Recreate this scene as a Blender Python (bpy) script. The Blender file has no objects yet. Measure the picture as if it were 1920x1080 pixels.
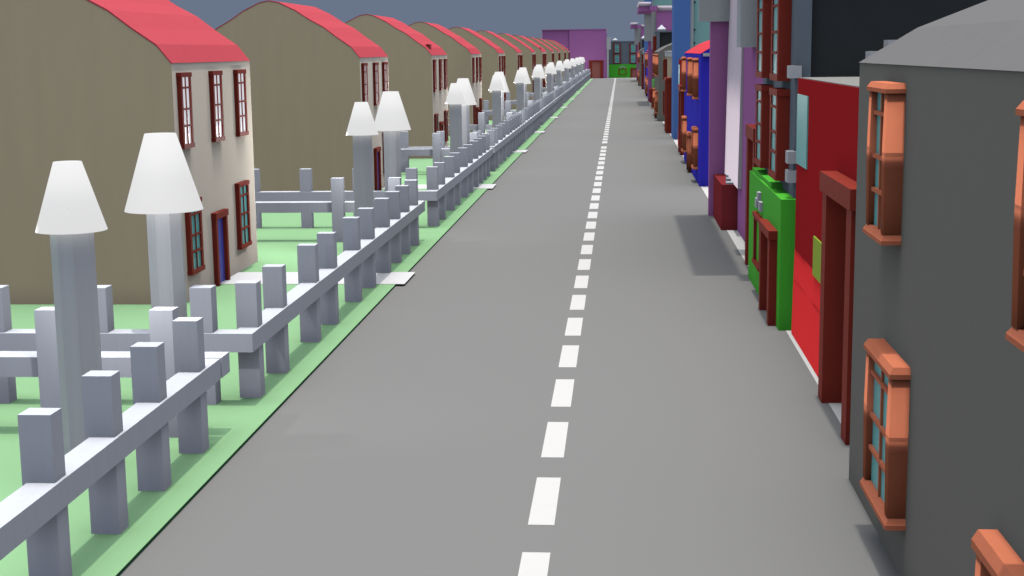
import bpy, bmesh, math, random
from mathutils import Matrix, Vector
random.seed(3)
S = bpy.context.scene
# ---------------------------------------------------------------- camera
cam = bpy.data.cameras.new("camera"); co = bpy.data.objects.new("camera", cam)
S.collection.objects.link(co); S.camera = co
cam.sensor_width = 36; cam.lens = 50.289; cam.clip_start = .1; cam.clip_end = 3000
Rw = ((0.9972, -0.0001, -0.0754), (0.0744, -0.1638, 0.9837), (-0.0125, -0.9865, -0.1634))
M3 = Matrix([(r[0], -r[1], -r[2]) for r in Rw])      # camera axes: right, up, back
co.matrix_world = Matrix.Translation((0, 0, 7)) @ M3.to_quaternion().to_matrix().to_4x4()
# ---------------------------------------------------------------- sky: slate blue at the horizon, fill glow added overhead
W = bpy.data.worlds.new("World"); S.world = W; W.use_nodes = True
_n = W.node_tree.nodes; _l = W.node_tree.links; bg = _n["Background"]
EXP = .55                                             # what the exposure multiplies by
_g = _n.new('ShaderNodeTexCoord'); _s = _n.new('ShaderNodeSeparateXYZ'); _r = _n.new('ShaderNodeMapRange')
_r.inputs['From Min'].default_value = 0; _r.inputs['From Max'].default_value = 1; _r.inputs['To Min'].default_value = 0; _r.inputs['To Max'].default_value = 1
_m = _n.new('ShaderNodeMix'); _m.data_type = 'RGBA'
_m.inputs[6].default_value = (.143 / EXP, .178 / EXP, .253 / EXP, 1)       # slate blue at the horizon
_m.inputs[7].default_value = (5.1 / EXP, 5.0 / EXP, 4.75 / EXP, 1)        # added overhead glow, out of view, as fill light
_p = _n.new('ShaderNodeMath'); _p.operation = 'POWER'; _p.inputs[1].default_value = 16; _p.use_clamp = True
_l.new(_g.outputs['Generated'], _s.inputs[0]); _l.new(_s.outputs['Z'], _r.inputs['Value']); _l.new(_r.outputs[0], _p.inputs[0])
_l.new(_p.outputs[0], _m.inputs[0]); _l.new(_m.outputs[2], bg.inputs[0]); bg.inputs[1].default_value = 1.0
# ---------------------------------------------------------------- sun straight overhead
sun = bpy.data.lights.new("sun", 'SUN'); so = bpy.data.objects.new("sun", sun); S.collection.objects.link(so)
sun.energy = 2.2; sun.angle = math.radians(1.2); sun.color = (1, .93, .84)
so.location = (0, 0, 60); so.rotation_euler = (0, 0, 0)
S.view_settings.view_transform = 'Standard'; S.view_settings.look = 'None'
S.view_settings.exposure = math.log2(EXP); S.view_settings.gamma = 1
S.cycles.use_fast_gi = True; S.cycles.fast_gi_method = 'ADD'; W.light_settings.ao_factor = .115 / EXP; W.light_settings.distance = .6
S.cycles.max_bounces = 2; S.cycles.diffuse_bounces = 0; S.cycles.caustics_reflective = False

# ---------------------------------------------------------------- materials
def mat(name, col, rough=.7, spec=.3, var=.03, scale=3.0, stretch=(1, 1, 1), sheen=0):
    m = bpy.data.materials.new(name); m.use_nodes = True; nt = m.node_tree; p = nt.nodes["Principled BSDF"]
    p.inputs['Roughness'].default_value = rough; p.inputs['Specular IOR Level'].default_value = spec
    tc = nt.nodes.new('ShaderNodeTexCoord'); mp = nt.nodes.new('ShaderNodeMapping'); nz = nt.nodes.new('ShaderNodeTexNoise')
    mp.inputs['Scale'].default_value = stretch
    nz.inputs['Scale'].default_value = scale; nz.inputs['Detail'].default_value = 4
    rp = nt.nodes.new('ShaderNodeMapRange'); rp.inputs['From Min'].default_value = .3; rp.inputs['From Max'].default_value = .7
    rp.inputs['To Min'].default_value = 1 - var; rp.inputs['To Max'].default_value = 1 + var
    mx = nt.nodes.new('ShaderNodeVectorMath'); mx.operation = 'SCALE'; mx.inputs[0].default_value = col[:3]
    nt.links.new(tc.outputs['Object'], mp.inputs[0]); nt.links.new(mp.outputs[0], nz.inputs[0])
    nt.links.new(nz.outputs[0], rp.inputs[0]); nt.links.new(rp.outputs[0], mx.inputs['Scale'])
    nt.links.new(mx.outputs[0], p.inputs['Base Color'])
    return m
M = dict(
    asphalt=mat('asphalt', (.288, .290, .292), .9, .05, .006, 40.0),
    paint=mat('road_paint', (0.86, 0.86, 0.86), .6, .3, .01),
    grass=mat('lawn_green', (0.35, 0.64, 0.345), .95, .05, .008, 6),
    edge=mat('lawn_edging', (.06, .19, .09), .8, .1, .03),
    paving=mat('pale_paving', (0.8, 0.8, 0.8), .8, 0, .02),
    slab=mat('white_path', (0.85, 0.86, 0.9), .7, 0, .01),
    white=mat('white_painted_wood', (0.8, 0.84, 0.93), .5, 0, .02, 2.0, (4, 4, .5)),
    pillar=mat('pillar_white', (0.88, 0.9, 0.94), .45, .4, .03, 2.0, (5, 5, .3)),
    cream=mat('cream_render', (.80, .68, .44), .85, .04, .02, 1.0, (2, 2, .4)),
    facade=mat('cream_render_lit', (0.92, 0.84, 0.72), .85, 0, .01, 1.0),  # cream walls on the street side, their brighter light put into the colour
    redroof=mat('red_roof', (0.74, 0.115, 0.15), .7, 0, .02),
    frame=mat('brick_red_paint', (0.4, 0.06, 0.042), .55, .05, .03),
    salmon=mat('terracotta_paint', (0.92, 0.29, 0.16), .6, 0, .03),
    teal=mat('teal_glass', (0.25, 0.8, 0.78), .35, .2, .01),
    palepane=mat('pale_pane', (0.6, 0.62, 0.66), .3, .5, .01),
    bluedoor=mat('blue_door', (0.12, 0.12, 0.7), .5, .4, .02),
    navy=mat('navy_door', (.012, .012, .03), .8, .02, .02),
    greywall=mat('grey_render', (0.33, 0.32, 0.28), .85, .04, .01),
    greyroof=mat('grey_roof', (0.24, 0.24, 0.245), .8, 0, .02),
    redwall=mat('red_render', (0.66, 0.035, 0.04), .75, 0, .02),
    flatroof=mat('flat_roof', (0.34, 0.34, 0.33), .9, 0, .03),
    limepanel=mat('lime_panel', (0.5, 0.7, 0.05), .6, .3, .02),
    pubgreen=mat('green_fascia', (0.13, 0.76, 0.07), .6, .04, .02),
    slate=mat('slate_render', (0.24, 0.29, 0.34), .85, .04, .03),
    black=mat('blue_black_render', (0.062, 0.068, 0.07), .9, .04, .03),
    quoin=mat('grey_stone_block', (0.75, 0.77, 0.8), .7, .3, .03),
    purple=mat('purple_render', (0.68, 0.26, 0.64), .8, .04, .02),
    pink=mat('purple_render_lit', (0.98, 0.86, 0.97), .7, 0, .01),  # purple walls where sun strikes: the brightening is put into the colour
    maroon=mat('maroon_paint', (0.42, 0.06, 0.07), .6, 0, .03),
    bluegrey=mat('blue_grey_panel', (0.74, 0.79, 0.82), .7, .3, .02),
    bluewall=mat('royal_blue_render', (0.08, 0.07, 0.95), .8, .04, .02),
    coralroof=mat('coral_roof', (.85, .085, .11), .7, 0, .02),
    towerblue=mat('tower_blue', (0.15, 0.32, 0.8), .7, .04, .02),
    towerteal=mat('tower_teal', (0.38, 0.74, 0.7), .7, .3, .02),
    tan=mat('tan_render', (0.8, 0.66, 0.46), .85, .04, .02),
    doorleaf=mat('brown_door_leaf', (0.55, 0.19, 0.16), .6, .3, .02),
)
def shade_mat():
    m = mat('lampshade_white', (.22, .22, .22), .7, .1, .01); p = m.node_tree.nodes["Principled BSDF"]
    p.inputs['Emission Color'].default_value = (1, 1, 1, 1); p.inputs['Emission Strength'].default_value = .70 / EXP
    return m
M['shade'] = shade_mat()
_p = M['palepane'].node_tree.nodes['Principled BSDF']      # upstairs panes: glow added so they read bright white
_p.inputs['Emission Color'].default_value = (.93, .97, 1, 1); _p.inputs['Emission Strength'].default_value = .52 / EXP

# ---------------------------------------------------------------- mesh helpers
class MB:
    def __init__(s): s.v = []; s.f = []; s.mi = []
    def box(s, x0, x1, y0, y1, z0, z1, mi=0):
        n = len(s.v)
        s.v += [(x0, y0, z0), (x1, y0, z0), (x1, y1, z0), (x0, y1, z0), (x0, y0, z1), (x1, y0, z1), (x1, y1, z1), (x0, y1, z1)]
        s.f += [tuple(n + i for i in q) for q in ((0, 3, 2, 1), (4, 5, 6, 7), (0, 1, 5, 4), (1, 2, 6, 5), (2, 3, 7, 6), (3, 0, 4, 7))]
        s.mi += [mi] * 6; return s
    def poly(s, pts, mi=0):
        n = len(s.v); s.v += [tuple(p) for p in pts]; s.f.append(tuple(range(n, n + len(pts)))); s.mi.append(mi); return s
    def prism(s, prof, y0, y1, mi=0, skip_top=None):          # prof: list of (x, z), closed
        n = len(s.v); k = len(prof)
        s.v += [(x, y0, z) for x, z in prof] + [(x, y1, z) for x, z in prof]
        s.f.append(tuple(range(n, n + k))); s.f.append(tuple(range(n + 2 * k - 1, n + k - 1, -1))); s.mi += [mi, mi]
        for i in range(k):
            j = (i + 1) % k; s.f.append((n + i, n + k + i, n + k + j, n + j)); s.mi.append(mi)
        return s
    def frustum(s, cx, cy, z0, z1, r0, r1, seg, mi=0, rot=0, bottom=True):
        n = len(s.v)
        for z, r in ((z0, r0), (z1, r1)):
            s.v += [(cx + r * math.cos(rot + 2 * math.pi * i / seg), cy + r * math.sin(rot + 2 * math.pi * i / seg), z) for i in range(seg)]
        for i in range(seg):
            j = (i + 1) % seg; s.f.append((n + i, n + j, n + seg + j, n + seg + i)); s.mi.append(mi)
        s.f.append(tuple(n + seg + i for i in range(seg))); s.mi.append(mi)
        if bottom: s.f.append(tuple(n + i for i in range(seg - 1, -1, -1))); s.mi.append(mi)
        return s
    def build(s, name, mats, parent=None, smooth=False, label=None, kind=None, nfn=None):
        me = bpy.data.meshes.new(name); me.from_pydata(s.v, [], s.f); me.update()
        bm = bmesh.new(); bm.from_mesh(me); bmesh.ops.recalc_face_normals(bm, faces=bm.faces); bm.to_mesh(me); bm.free()
        if not isinstance(mats, (list, tuple)): mats = [mats]
        for m in mats: me.materials.append(M[m])
        for p, i in zip(me.polygons, s.mi): p.material_index = i; p.use_smooth = smooth
        if nfn:
            ns = []
            for l in me.loops:
                ns.append(None)
            for p in me.polygons:
                for li in p.loop_indices:
                    ns[li] = nfn(p, me.vertices[me.loops[li].vertex_index].co)
            me.normals_split_custom_set([tuple(v) for v in ns])
        o = bpy.data.objects.new(name, me); S.collection.objects.link(o)
        if parent: o.parent = parent
        if label: o['label'] = label
        if kind: o['kind'] = kind
        return o
def thing(name, label, cat, loc, group=None, rz=0, sc=1):
    o = bpy.data.objects.new(name, None); S.collection.objects.link(o); o.location = loc; o.rotation_euler = (0, 0, rz)
    o.scale = (sc, sc, sc); o.empty_display_size = .3
    o['label'] = label; o['category'] = cat
    if group: o['group'] = group
    return o
def copy_tree(o, label=None, loc=None, rz=None, top=True):
    kids = [c for c in S.objects if c.parent == o]
    c = o.copy(); S.collection.objects.link(c)
    if label: c['label'] = label
    if loc is not None: c.location = loc
    if rz is not None: c.rotation_euler = (0, 0, rz)
    for k in kids:
        d = copy_tree(k, top=False); d.parent = c
    return c
ORD = ['first', 'second', 'third', 'fourth', 'fifth', 'sixth', 'seventh', 'eighth', 'ninth', 'tenth', 'eleventh', 'twelfth', 'thirteenth']

# ---------------------------------------------------------------- ground
LZ = .062                       # lawn stands this much above the road
K = (7 - LZ) / 7                # things on the lawn were measured on a plane 7 m below the eye
MB().poly([(-1500, -60, -.02), (1500, -60, -.02), (1500, 2500, -.02), (-1500, 2500, -.02)]).build('ground', 'grass', kind='structure')
MB().poly([(-6.9, -12, 0), (30, -12, 0), (30, 372, 0), (-25, 372, 0), (-25, 357, 0), (-6.9, 357, 0)]).build('road', 'asphalt', kind='structure')
MB().poly([(4.14, -12, .004), (26, -12, .004), (26, 360, .004), (4.14, 360, .004)]).build('pavement', 'paving', kind='structure')
MB().poly([(-25, 360.5, .004), (26, 360.5, .004), (26, 370, .004), (-25, 370, .004)]).build('end_pavement', 'paving', kind='structure')
lawn = MB()
lawn.v = [(-60, -12, -.01), (-6.83, -12, -.01), (-6.62, 358, -.01), (-60, 358, -.01), (-60, -12, LZ), (-6.83, -12, LZ), (-6.62, 358, LZ), (-60, 358, LZ)]
lawn.f = [(4, 5, 6, 7), (0, 1, 5, 4), (1, 2, 6, 5), (2, 3, 7, 6), (3, 0, 4, 7)]; lawn.mi = [0, 1, 1, 1, 1]
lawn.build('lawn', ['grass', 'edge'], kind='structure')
mk = MB(); y = 19.45 - 3.6 * 7 - 2.4 + .9; n = 0
y = 20.48 + .02 - 3.6 * 6
while y < 358:
    if 106.5 < y < 107.5: y += 2.34
    mk.poly([(-1.38, y, .004), (-.983, y, .004), (-.983, y + 2.41, .004), (-1.38, y + 2.41, .004)])
    y += 3.6 + (2.34 if 103.3 < y < 106.9 else 0)
mk.build('road_markings', 'paint', kind='structure')

# ---------------------------------------------------------------- window and door kits (sx = outward direction in x)
def soft_jambs(cols, z0, z1, name, fm, par):
    """window jambs with softly rolled shading: normals lean up in the upper half and down in the lower half"""
    w = MB(); zm = z0 + (z1 - z0) * .52; zs = [z0, zm - .10, zm + .12, z1]
    for x0, x1, y0, y1 in cols:
        n = len(w.v)
        for k, z in enumerate(zs):
            e = .014 if k in (0, 3) else 0
            w.v += [(x0 + e, y0 + e, z), (x1 - e, y0 + e, z), (x1 - e, y1 - e, z), (x0 + e, y1 - e, z)]
        for k in range(3):
            for i in range(4):
                j = (i + 1) % 4; w.f.append((n + 4 * k + i, n + 4 * k + j, n + 4 * k + 4 + j, n + 4 * k + 4 + i)); w.mi.append(0)
        w.f.append((n + 12, n + 13, n + 14, n + 15)); w.f.append((n + 3, n + 2, n + 1, n)); w.mi += [0, 0]
    up = {zs[0]: -.85, zs[1]: -.6, zs[2]: .70, zs[3]: .78}
    def nf(p, c):
        if abs(p.normal.z) > .5: return p.normal
        k = min(up, key=lambda q: abs(q - c.z)); v = up[k]; h = math.sqrt(1 - v * v)
        return Vector((p.normal.x * h, p.normal.y * h, v))
    return w.build(name, fm, par, True, nfn=nf)
def soft_bar(xx, y0, y1, z0, z1, name, fm, par):
    """lintel or sill: a bar whose upper edge is chamfered towards the sky, underside lip in shade"""
    zc = z0 + (z1 - z0) * .42; w = MB(); w.box(xx[0], xx[1], y0, y1, z0, zc - .002)
    c = .05; a = xx[0] + (c if abs(xx[0]) > abs(xx[1]) else 0); b = xx[1] - (c if abs(xx[1]) > abs(xx[0]) else 0)
    n = len(w.v)
    w.v += [(xx[0], y0, zc), (xx[1], y0, zc), (xx[1], y1, zc), (xx[0], y1, zc), (a, y0 + c, z1), (b, y0 + c, z1), (b, y1 - c, z1), (a, y1 - c, z1)]
    w.f += [tuple(n + i for i in q) for q in ((4, 5, 6, 7), (0, 1, 5, 4), (1, 2, 6, 5), (2, 3, 7, 6), (3, 0, 4, 7), (0, 3, 2, 1))]; w.mi += [0] * 6
    return w.build(name, fm, par)
def window(par, xw, y0, y1, z0, z1, sx, fm='frame', smooth=False, pane='teal', pr=.27, jt=.2, lt=.13, mid=True, pf=.58, mw=.03):
    def X(a, b): return (xw + sx * a, xw + sx * b) if sx > 0 else (xw - b, xw - a)
    cols = [(*X(-.02, pr - .02), y0 + .03, y0 + jt), (*X(-.02, pr - .02), y1 - jt, y1 - .03)]
    pd = pr * pf
    o = MB().box(*X(-.01, pd), y0 + jt, y1 - jt, z0 + lt, z1 - lt).build('window', pane, par)
    for c in cols:
        if smooth: soft_jambs([c], z0 + lt, z1 - lt, 'jamb', fm, o)
        else: MB().box(*c, z0 + lt, z1 - lt).build('jamb', fm, o)
    h = z1 - z0
    ym = (y0 + y1) / 2
    for f in (.30, .52, .80): MB().box(*X(pd - .02, pd + .05), y0 + jt - .005, y1 - jt + .005, z0 + h * f - .025, z0 + h * f + .03).build('glazing_bar', fm, o)
    if mid: MB().box(*X(pd - .03, pd + .035), ym - mw, ym + mw, z0 + lt, z1 - lt).build('mullion', fm, o)
    for nm, za in (('lintel', z1 - lt), ('sill', z0)):
        if smooth: soft_bar(X(0, pr), y0, y1, za, za + lt, nm, fm, o)
        else: MB().box(*X(0, pr), y0, y1, za, za + lt).build(nm, fm, o)
    return o
def door(par, xw, y0, y1, z1, sx, fm='frame', leaf='bluedoor', smooth=False, pr=.24, jt=.25, lt=.2, jz=0):
    def X(a, b): return (xw + sx * a, xw + sx * b) if sx > 0 else (xw - b, xw - a)
    o = MB().box(*X(-.01, .03), y0 + jt, y1 - jt, 0, z1 - lt).build('door', leaf, par)
    for c in ((*X(-.02, pr - .03), y0 + .03, y0 + jt), (*X(-.02, pr - .03), y1 - jt, y1 - .03)):
        if smooth: soft_jambs([c], 0, z1 - lt, 'door_jamb', fm, o)
        else: MB().box(*c, 0, z1 - lt).build('door_jamb', fm, o)
    (soft_bar(X(-.01, pr), y0, y1, z1 - lt, z1, 'lintel', fm, o) if smooth else MB().box(*X(-.01, pr), y0, y1, z1 - lt, z1).build('lintel', fm, o))
    MB().box(*X(.03, .08), y0 + jt + .1, y0 + jt + .2, z1 * .4, z1 * .4 + .16).build('handle', fm, o)
    return o

# ---------------------------------------------------------------- left: cream houses, fences, lamps, paths
PROF = [(0, 6.8), (.4, 7.30), (1.08, 7.77), (1.72, 8.26), (2.35, 8.6), (3.05, 9.06), (3.85, 9.44), (4.3, 9.52)]
full = [(-x, z) for x, z in PROF] + [(-8.6 + x, z) for x, z in PROF[-2::-1]]
def cream_house(label, loc, L=8.5, extra=False):
    h = thing('cream_house', label, 'house', loc, 'cream houses along the left of the road', sc=K)
    def nf(p, c):
        if p.normal.x > .9: k = .24 if c.z > 3 else .05; return Vector((math.sqrt(1 - k * k), 0, k))
        return p.normal
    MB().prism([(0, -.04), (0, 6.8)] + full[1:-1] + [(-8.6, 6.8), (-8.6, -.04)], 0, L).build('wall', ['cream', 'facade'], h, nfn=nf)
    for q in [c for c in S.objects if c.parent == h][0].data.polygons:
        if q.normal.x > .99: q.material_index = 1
    r = MB(); up = [(x, z + .012) for x, z in full]; t = [(full[0][0] + .02, 6.79)] + up[1:-1] + [(-8.62, 6.79)]
    for a, b in zip(t[:-1], t[1:]):
        r.poly([(a[0], -.01, a[1]), (b[0], -.01, b[1]), (b[0], L + .01, b[1]), (a[0], L + .01, a[1])])
        r.poly([(a[0], -.01, a[1]), (b[0], -.01, b[1]), (b[0], -.01, b[1] - .05), (a[0], -.01, a[1] - .05)])
    r.build('roof', 'redroof', h)
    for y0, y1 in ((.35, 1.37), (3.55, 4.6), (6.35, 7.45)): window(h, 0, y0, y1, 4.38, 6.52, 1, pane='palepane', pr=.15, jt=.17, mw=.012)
    for y0, y1 in ((.5, 1.77), (5.93, 7.22)): window(h, 0, y0, y1, .75, 2.9, 1, pr=.16, jt=.2, mw=.014)
    door(h, 0, 3.13, 4.5, 2.25, 1, pr=.17, jt=.22)
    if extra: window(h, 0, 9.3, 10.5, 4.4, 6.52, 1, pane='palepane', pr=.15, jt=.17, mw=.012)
    return h
HY = [39.3, 68.4, 94.94, 120.6, 147.6, 174.84, 203.87, 230.97, 263.1, 290.9, 321.7, 347.0]
def Lp(x, y, z=0): return (x * K, y * K, 7 - (7 - z) * K)
def hl(i):
    if i == 0: return 'nearest cream gabled house with red roof, cut off by the left edge'
    if i == 11: return 'farthest cream gabled house, last of the row beside the purple building'
    ex = {2: ' with small brown hatch on its red roof', 7: ', longer than the rest, with brown roof hatch'}.get(i, ' with red roof')
    return '%s cream gabled house from the front%s' % (ORD[i], ex)
h0 = None
for i, y in enumerate(HY):
    if i == 7: h = cream_house(hl(i), Lp(-12.4, y), 13.0, True)
    elif h0 is None: h = h0 = cream_house(hl(i), Lp(-12.4, y))
    else: h = copy_tree(h0, hl(i), Lp(-12.4, y))
    if i in (2, 7): MB().box(-.55, -.30, 1.2, 2.2, 7.15, 7.52).build('roof_hatch', 'frame', h)
py = [42.84, 73.51, 100.03, 124.22, 151.24, 178.82, 208.4, 236.2, 268.3, 296, 326.5, 350.5]
for y in py:
    MB().box(-12.4 * K, -6.585 * K, y * K, (y + 2.4) * K, LZ, LZ + .012).build('path', 'slab', kind='structure')

FS = [.85, 28.3, 57.6, 84.5] + [h - 10.75 for h in HY[3:]]
OFF = [0, 2.25, 5.7, 8.0, 11.45, 13.85, 16.75, 19.0, 21.1, 23.3]
def fence(label, s):
    f = thing('picket_fence', label, 'fence', Lp(-7.4, s), 'white fences round the front gardens', sc=K)
    MB().box(-.38, .05, -.199, 24.46, 1.1, 1.48).build('rail', 'white', f)
    MB().box(-13, .05, -.66, -.2, 1.1, 1.48).build('rail', 'white', f)
    MB().box(-13, .055, 24.52, 25.06, 1.1, 1.48).build('rail', 'white', f)
    p = MB().box(-.44, 0, 0, .38, -.03, 2.4).build('post', 'white', f); first = True
    def pp(x, y):
        c = p.copy(); S.collection.objects.link(c); c.parent = f; c.location = (x, y, 0)
    for o in OFF[1:]: pp(0, o)
    for i in range(6):
        pp(-.77 - 2.16 * i, -.6)
        if i < 2: pp(-.77 - 2.16 * i, 24.35)
    return f
def fl(i):
    if i == 0: return 'nearest white post and rail fence, running out of the bottom left corner'
    if i == 1: return 'white post and rail fence in front of the nearest cream house'
    if i == len(FS) - 1: return 'farthest white post and rail fence, beside the purple building at the road end'
    return 'white post and rail fence round the garden of the %s cream house' % ORD[i - 1]
f0 = None
for i, s in enumerate(FS):
    if f0 is None: f0 = fence(fl(i), s)
    else: copy_tree(f0, fl(i), Lp(-7.4, s))

def lamp(label, loc, zb, zt, rb, rt, pw, grp, side):
    l = thing('lamp_pillar', label, 'lamp', loc, grp, sc=K)
    MB().frustum(0, 0, -.03, zb + .25, pw, pw, 8, rot=math.radians(22.5 + side)).build('pillar', 'pillar', l)
    MB().frustum(0, 0, zb, zt, rb, rt, 40).build('lampshade', 'shade', l)
    for p in l.children_recursive:
        if p.name.startswith('lampshade'):
            for q in p.data.polygons: q.use_smooth = len(q.vertices) == 4
    return l
def bulb(x, y, z, aim, w):
    w *= .785 / EXP
    """reflector bulb hung under the rim of a lampshade, aimed away from its pillar"""
    d = bpy.data.lights.new('lamp_bulb', 'SPOT'); d.energy = w; d.shadow_soft_size = .1; d.color = (1, .98, .96)
    d.spot_size = math.radians(165); d.spot_blend = .6
    o = bpy.data.objects.new('lamp_bulb', d); S.collection.objects.link(o); o.location = Lp(x, y, z)
    o.rotation_euler = Vector(aim).to_track_quat('-Z', 'Y').to_euler()
la = lb = None
for i, s in enumerate(FS):
    if i == 0: ta, tb = 'short white pillar lamp, leftmost and nearest, in the nearest garden', None
    else:
        g = 'beside the nearest cream house' if i == 1 else 'of the %s garden from the front' % ORD[i]
        ta = 'short white pillar lamp at the far corner ' + (g if i > 1 else 'of the garden of the nearest cream house')
        tb = 'tall white pillar lamp with wide shade ' + ('in front of the nearest cream house' if i == 1 else 'at the near corner ' + g)
    pa = (-9.17, s + 22.35)
    if la is None: la = lamp(ta, Lp(*pa), 4.13, 5.28, .585, .23, .355, 'short pillar lamps in the gardens', 0)
    else: copy_tree(la, ta, Lp(*pa))
    bulb(pa[0] + .12, pa[1] + .50, 4.02, (.12, 1, -.15), 190); bulb(pa[0] - .50, pa[1] - .12, 4.02, (-.75, -.65, .05), 600)
    if tb:
        pb = (-9.2, s - .1)
        if lb is None: lb = lamp(tb, Lp(*pb), 3.92, 5.46, .78, .31, .365, 'tall pillar lamps in the gardens', 10)
        else: copy_tree(lb, tb, Lp(*pb))

# ---------------------------------------------------------------- right side; every builder works in local metres, facade towards -x, y away from the camera
GP = [(0, 6.76), (.87, 7.27), (1.97, 7.69), (3.1, 8.05), (4.3, 8.2)]
def gambrel(name, wallm, roofm, label, X, Y, L, ups, lows, dr, fm='salmon', cat='house', grp=None):
    h = thing(name, label, cat, (X, Y, 0), grp)
    fullp = GP + [(8.6 - x, z) for x, z in GP[-2::-1]]
    MB().prism([(0, 0), (0, 6.76)] + fullp[1:-1] + [(8.6, 6.76), (8.6, 0)], 0, L).build('wall', wallm, h)
    r = MB(); t = [(-.02, 6.755)] + [(x, z + .012) for x, z in fullp[1:-1]] + [(8.62, 6.755)]
    for a, b in zip(t[:-1], t[1:]):
        r.poly([(a[0], -.01, a[1]), (b[0], -.01, b[1]), (b[0], L + .01, b[1]), (a[0], L + .01, a[1])])
    r.build('roof', roofm, h)
    for y0, y1 in ups: window(h, 0, y0, y1, 4.38, 6.52, -1, fm, True, jt=.24)
    for y0, y1 in lows: window(h, 0, y0, y1, .72, 2.9, -1, fm, True, jt=.26, lt=.15)
    door(h, 0, dr[0], dr[1], 2.25, -1, fm, 'doorleaf', True)
    return h
grey = gambrel('grey_house', 'greywall', 'greyroof', 'dark grey gabled house with terracotta window frames, nearest on the right edge', 3.74, 5.4, 17.6,
               [(1.1, 2.55), (6.1, 7.57), (13.85, 15.3)], [(1.6, 3.6), (12.95, 14.95)], (6.7, 8.6), grp='dark grey houses on the right')
ROW = {'grey': grey}

def red_shop(label, Y, L=12.25):
    h = thing('red_shop', label, 'shop', (4.28, Y, 0), 'red flat roofed shops on the right')
    w = MB(); w.box(0, 9, 0, L, 4.2, 6.27)
    for a, b in ((0, 2.58), (5.11, L)):
        w.box(0, 9, a, b, 2.12, 4.2)
        w.prism([(-.045, 0), (-.02, 1.42), (9, 1.42), (9, 0)], a, b); w.prism([(-.02, 1.42), (0, 2.12), (9, 2.12), (9, 1.42)], a, b)
    w.box(.30, 9, 2.58, 5.11, 0, 4.2)
    def nf(p, c):
        n = p.normal
        if n.x < -.9:
            ctr = p.center.z
            if ctr < 2.1:
                k = .80 if c.z < 1.6 else .7
                return Vector((-math.sqrt(1 - k * k), 0, k))
        return n
    w.build('wall', 'redwall', h, nfn=nf)
    MB().box(.02, 9, .02, L - .02, 6.27, 6.29).build('roof', 'flatroof', h)
    MB().box(-.03, .02, 10.2, 12.1, 4.24, 5.9).build('window', 'teal', h)
    MB().box(-.04, .02, 5.95, 8.65, 2.04, 2.9).build('display_panel', 'limepanel', h)
    d = MB().box(.2, .29, 2.59, 5.10, 0, 4.19).build('door', 'navy', h)
    MB().box(-.28, .02, 2.03, 2.58, 0, 4.2).build('door_jamb', 'frame', d); MB().box(-.28, .18, 5.105, 5.63, 0, 4.19).build('door_jamb', 'frame', d)
    MB().box(-.33, .02, 1.9, 5.72, 4.2, 4.58).build('lintel', 'frame', d)
    MB().box(.15, .2, 2.75, 2.85, 1.5, 1.9).build('handle', 'frame', d)
    return h
ROW['red'] = red_shop('red flat roofed shop with a brown door portal, behind the nearest grey house', 23.03)
o = thing('roof_step', 'pair of grey blue blocks stepped on the red shop roof behind the grey gable', 'blocks', (5.85, 34.6, 6.29))
MB().box(0, .42, 0, .6, 0, .60).build('low_block', 'quoin', o); MB().box(.42, 1.4, 0, .6, 0, .86).build('tall_block', 'quoin', o)

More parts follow.
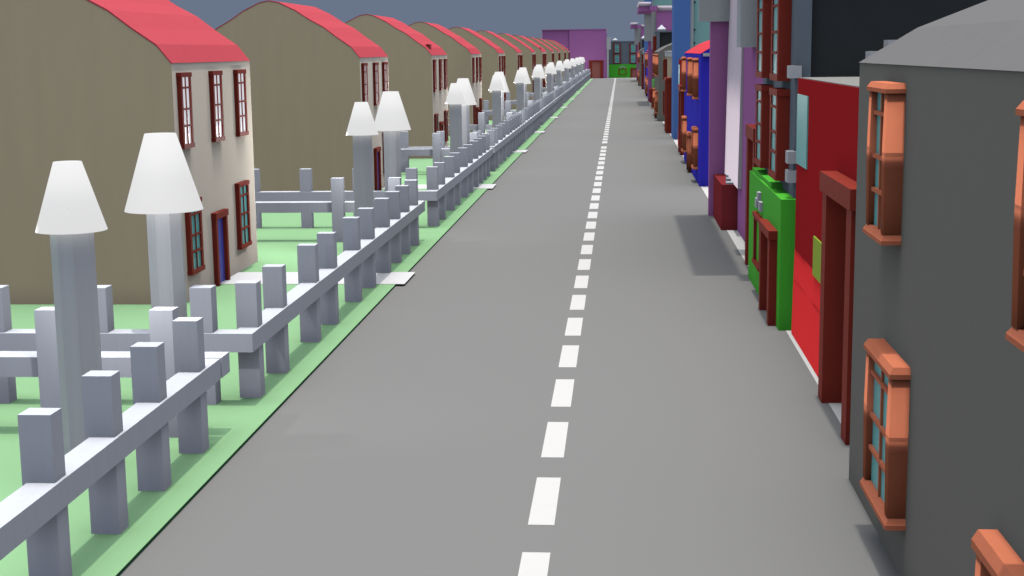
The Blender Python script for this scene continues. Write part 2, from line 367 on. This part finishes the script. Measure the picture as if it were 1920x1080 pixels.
def pub(label, X, Y, rz=0):
    h = thing('green_front_pub', label, 'pub', (X, Y, 0), 'green fronted dark pubs', rz)
    # local x measured from the fascia front
    MB().box(.50, 9, .48, 8.6, 0, 8.97).build('wall', ['black'], h)
    MB().box(.36, .50, .46, 8.62, 3.0, 8.97).build('upper_front', 'slate', h)
    MB().box(.34, .70, .30, .46, 3.0, 8.97).build('pilaster', 'slate', h)
    MB().box(.28, 9.1, .28, 8.66, 8.97, 9.12).build('cornice', 'slate', h)
    f = MB().box(0, .38, 0, 8.68, 0, 3.3).box(.06, .42, 2.9, 8.4, 3.3, 3.42).build('fascia', 'pubgreen', h)
    for z in (3.7, 4.17, 6.26):
        MB().box(.16, .46, .12, .62, z, z + .3).build('quoin', 'quoin', h)
    for y0, y1 in ((1.55, 3.45), (5.6, 7.5)):
        window(h, .36, y0, y1, 3.62, 5.95, -1, 'frame', pr=.34, jt=.36, lt=.17, pf=.84, mid=False)
        window(h, .36, y0, y1, 6.16, 8.55, -1, 'frame', pr=.34, jt=.36, lt=.17, pf=.84, mid=False)
    # doorway and ground floor window in the fascia
    d = MB().box(-.02, .02, .9, 3.0, 0, 2.2).build('door', 'doorleaf', h)
    MB().box(-.2, .01, .63, .97, 0, 2.22).build('door_jamb', 'frame', d); MB().box(-.2, .01, 2.85, 3.15, 0, 2.22).build('door_jamb', 'frame', d)
    MB().box(-.23, .01, .58, 3.2, 2.22, 2.44).build('lintel', 'frame', d)
    MB().box(-.06, -.02, 1.05, 1.13, 1, 1.2).build('handle', 'frame', d)
    w = MB().box(-.02, .01, 4.4, 5.92, .95, 2.2).build('window', 'pubgreen', h)
    MB().box(-.1, .01, 4.2, 4.42, .95, 2.2).build('jamb', 'frame', w); MB().box(-.1, .01, 5.9, 6.12, .95, 2.2).build('jamb', 'frame', w)
    MB().box(-.13, .01, 4.15, 6.17, 2.2, 2.33).build('lintel', 'frame', w)
    MB().box(-.13, .01, 4.15, 6.17, .85, .95).build('sill', 'frame', w)
    for y, z in ((4.62, 2.5), (5.15, 2.72), (5.68, 2.5)): MB().box(-.09, .01, y - .2, y + .2, z, z + .26).build('emblem_block', 'quoin', h)
    b = MB().box(.6, 1.6, 6.35, 7.7, 9.12, 9.42).build('dormer', 'quoin', h)
    d2 = MB(); d2.v = [(.55, 6.3, 9.42), (1.65, 6.3, 9.42), (1.65, 7.75, 9.42), (.55, 7.75, 9.42), (1.1, 7.02, 9.98)]
    d2.f = [(0, 1, 2, 3), (0, 4, 1), (1, 4, 2), (2, 4, 3), (3, 4, 0)]; d2.mi = [0] * 5
    d2.build('dormer_cap', 'white', b)
    return h
ROW['pub'] = pub('dark pub with a green ground floor front, right after the red shop', 3.96, 35.62)

def purple(label, Y):
    h = thing('purple_tower', label, 'building', (4.55, Y, 0), 'purple canopied buildings on the right')   # Y = near end (44.4)
    w = MB().box(0, 8, 0, 9.7, 0, 12.3).box(0, 8, 9.7, 16.4, 0, 12.3)
    def nf(p, c):
        if p.normal.x < -.9 and p.center.y > 9.7:
            k = .80 if c.z < 5 else .62
            return Vector((-math.sqrt(1 - k * k), 0, k))
        return p.normal
    MB().box(.0, 8, 0, 16.4, 0, 12.2).build('wall', 'purple', h)
    MB().prism([(-.16, 1.8), (-.004, 11.6), (-.003, 1.8)], 9.6, 16.35).build('lit_recess_panel', 'pink', h, nfn=nf)  # sunlit stretch of the purple wall, as an added paler leaning wedge
    MB().box(-.80, 0, 16.4, 17.0, 0, 12.3).build('pier', 'purple', h)
    MB().box(-.62, -.01, 11.46, 16.38, 0, 1.78).build('counter', 'maroon', h)
    for k in range(3): MB().box(-.42 + .1 * k, -.012, 11.6 + k * 1.3, 12.2 + k * 1.3, 1.78, 1.85 + .03 * k).build('step', 'white', h)
    MB().box(-1.31, -.005, 16.1, 16.38, 8.1, 11.7).build('hanging_panel', 'bluegrey', h)
    MB().box(-.55, -.001, 4.5, 6.0, 7.03, 11.7).build('hanging_panel', 'bluegrey', h)
    MB().box(-2.24, -.78, .3, 16.5, 11.7, 12.3).build('canopy', 'purple', h)
    MB().box(-.9, .0, -1.0, .28, 11.72, 12.28).build('canopy_arm', 'purple', h); MB().box(-.775, -.002, 15.4, 16.38, 11.72, 12.28).build('canopy_arm', 'purple', h)
    MB().box(-2.26, -.74, .1, 16.7, 12.3, 12.8).build('parapet', 'pink', h, True)
    MB().box(-.02, 8.02, -.12, -.01, 11.7, 12.3).build('band', 'pink', h, True)
    d = MB().box(-.05, .02, .45, 2.35, 0, 4.1).build('door', 'doorleaf', h)
    MB().box(-.45, .01, .1, .5, 0, 4.17).build('door_jamb', 'frame', d); MB().box(-.45, .01, 2.3, 2.8, 0, 4.17).build('door_jamb', 'frame', d)
    MB().box(-.48, .01, .02, 2.85, 4.17, 4.56).build('lintel', 'frame', d)
    return h
ROW['purple'] = purple('purple tower with pale lit recess and wide canopy, between green pub and blue house', 44.42)

ROW['blue'] = gambrel('blue_house', 'bluewall', 'coralroof', 'royal blue house with coral red roof and terracotta windows, beyond the near purple tower', 4.08, 73.97, 18.6,
                 [(2.0, 3.5), (8.15, 9.65), (16.05, 17.5)], [(1.9, 3.9), (14.75, 16.75)], (8.6, 10.6), grp='royal blue houses on the right')
MB().box(.10, .45, -.45, 0, 6.62, 6.78).build('gutter_box', 'quoin', ROW['blue'])
ROW['red2'] = copy_tree(ROW['red'], 'narrow glimpse of red shop with brown portal, between blue house and blue tower', (4.28, 94.3, 0))

def tower(label, Y):
    h = thing('blue_teal_tower', label, 'tower', (4.15, Y, 0), 'tall blue and teal towers on the right')
    MB().box(0, 1.25, 0, 4.5, 0, 24).build('pier', 'towerblue', h)
    MB().box(1.25, 9, .4, 4.4, 0, 24).build('wall', 'towerteal', h)
    MB().box(1.25, 1.5, .2, .4, 0, 24).build('corner_strip', 'bluegrey', h)
    for z in (7.4, 8.4, 10.5, 12): MB().frustum(1.6, .36, z, z + .12, .06, .06, 8).build('wall_knob', 'black', h)
    return h
ROW['tower'] = tower('tall blue and teal tower rising out of frame behind the near blue house', 113.0)

def tan_shop(label, Y):
    h = thing('tan_shop', label, 'shop', (4.3, Y, 0), 'tan shops with a white roof ledge on the right')
    MB().box(0, 8, 0, 19, 0, 6.35).build('wall', 'tan', h)
    MB().box(-.06, 8.1, -.05, 19.05, 6.35, 6.75).build('roof_ledge', 'quoin', h)
    MB().box(-.1, 8.1, -.08, 19.08, 6.75, 6.83).build('roof', 'white', h)
    door(h, 0, 2.2, 6.0, 4.6, -1, 'frame', 'doorleaf', pr=.5, jt=.6, lt=.25)
    window(h, 0, 14, 16, 4.1, 6.1, -1, 'frame', pr=.35)
    window(h, 0, 14, 16, 1.0, 3.2, -1, 'frame', pr=.35)
    return h
ROW['tan'] = tan_shop('tan shop with white roof ledge and tall brown portal, before the farther grey house', 119.5)
P = 136.6
def again(key, n, label):
    o = ROW[key]; return copy_tree(o, label, (o.location.x, o.location.y + P * n, 0))
again('grey', 1, 'farther dark grey house with a grey roof slope, beyond the tan shop')
again('red', 1, 'far red shop hidden behind the farther grey house, before the second pub')
again('pub', 1, 'middle green fronted pub with white triangle on its roof, before the middle purple tower')
again('purple', 1, 'middle purple tower with wide pink edged canopy over the pavement')
again('blue', 1, 'far blue house, a sliver between the middle purple tower and its canopy post')
again('red2', 1, 'far sliver of red shop past the far blue house')
again('tower', 1, 'farther blue and teal tower standing above the pink edged canopy')
again('tan', 1, 'farther tan shop mostly hidden beyond the middle purple tower')
again('grey', 2, 'farthest grey house at the end of the right row')
again('red', 2, 'farthest red shop at the end of the right row')
again('pub', 2, 'pub near the far end of the right row with tiny roof triangle')
again('purple', 2, 'farthest purple tower, its small pink canopy against the sky')

# ---------------------------------------------------------------- road end
copy_tree(ROW['pub'], 'dark pub with four windows and green front facing the camera at the road end', (5.75, 364.5, 0), math.pi / 2)
e = thing('purple_block', 'wide plain purple building with a brown doorway across the road end', 'building', (-19.4, 362, 0))
MB().box(6.75, 16, 0, 12, 0, 12.0).box(0, 6.75, .6, 12, 0, 12.0).build('wall', 'purple', e)
MB().box(-.1, 16.0, -.1, 12.1, 12.0, 12.2).build('coping', 'purple', e)
MB().box(-.2, -.01, .5, 1.2, 10.2, 12.0).build('edge_strip', 'pink', e); MB().box(16.0, 16.12, -.12, .5, 11.2, 12.3).build('edge_strip', 'pink', e)
d = MB().box(12.3, 14.5, -.08, .02, 0, 4.06).build('door', 'doorleaf', e)
MB().box(11.66, 12.33, -.3, .01, 0, 4.06).build('door_jamb', 'frame', d); MB().box(14.47, 15.14, -.3, .01, 0, 4.06).build('door_jamb', 'frame', d)
MB().box(11.6, 15.2, -.33, .01, 4.06, 4.48).build('lintel', 'frame', d)
e2 = thing('grey_panel_post', 'tall grey post with a wide panel, between purple block and green pub', 'post', (-3.3, 361.8, 0))
MB().box(.0, .45, 0, .4, 0, 7.1).build('post', 'bluegrey', e2); MB().box(-.08, 1.0, -.05, .45, 7.1, 10.15).build('panel', 'bluegrey', e2)
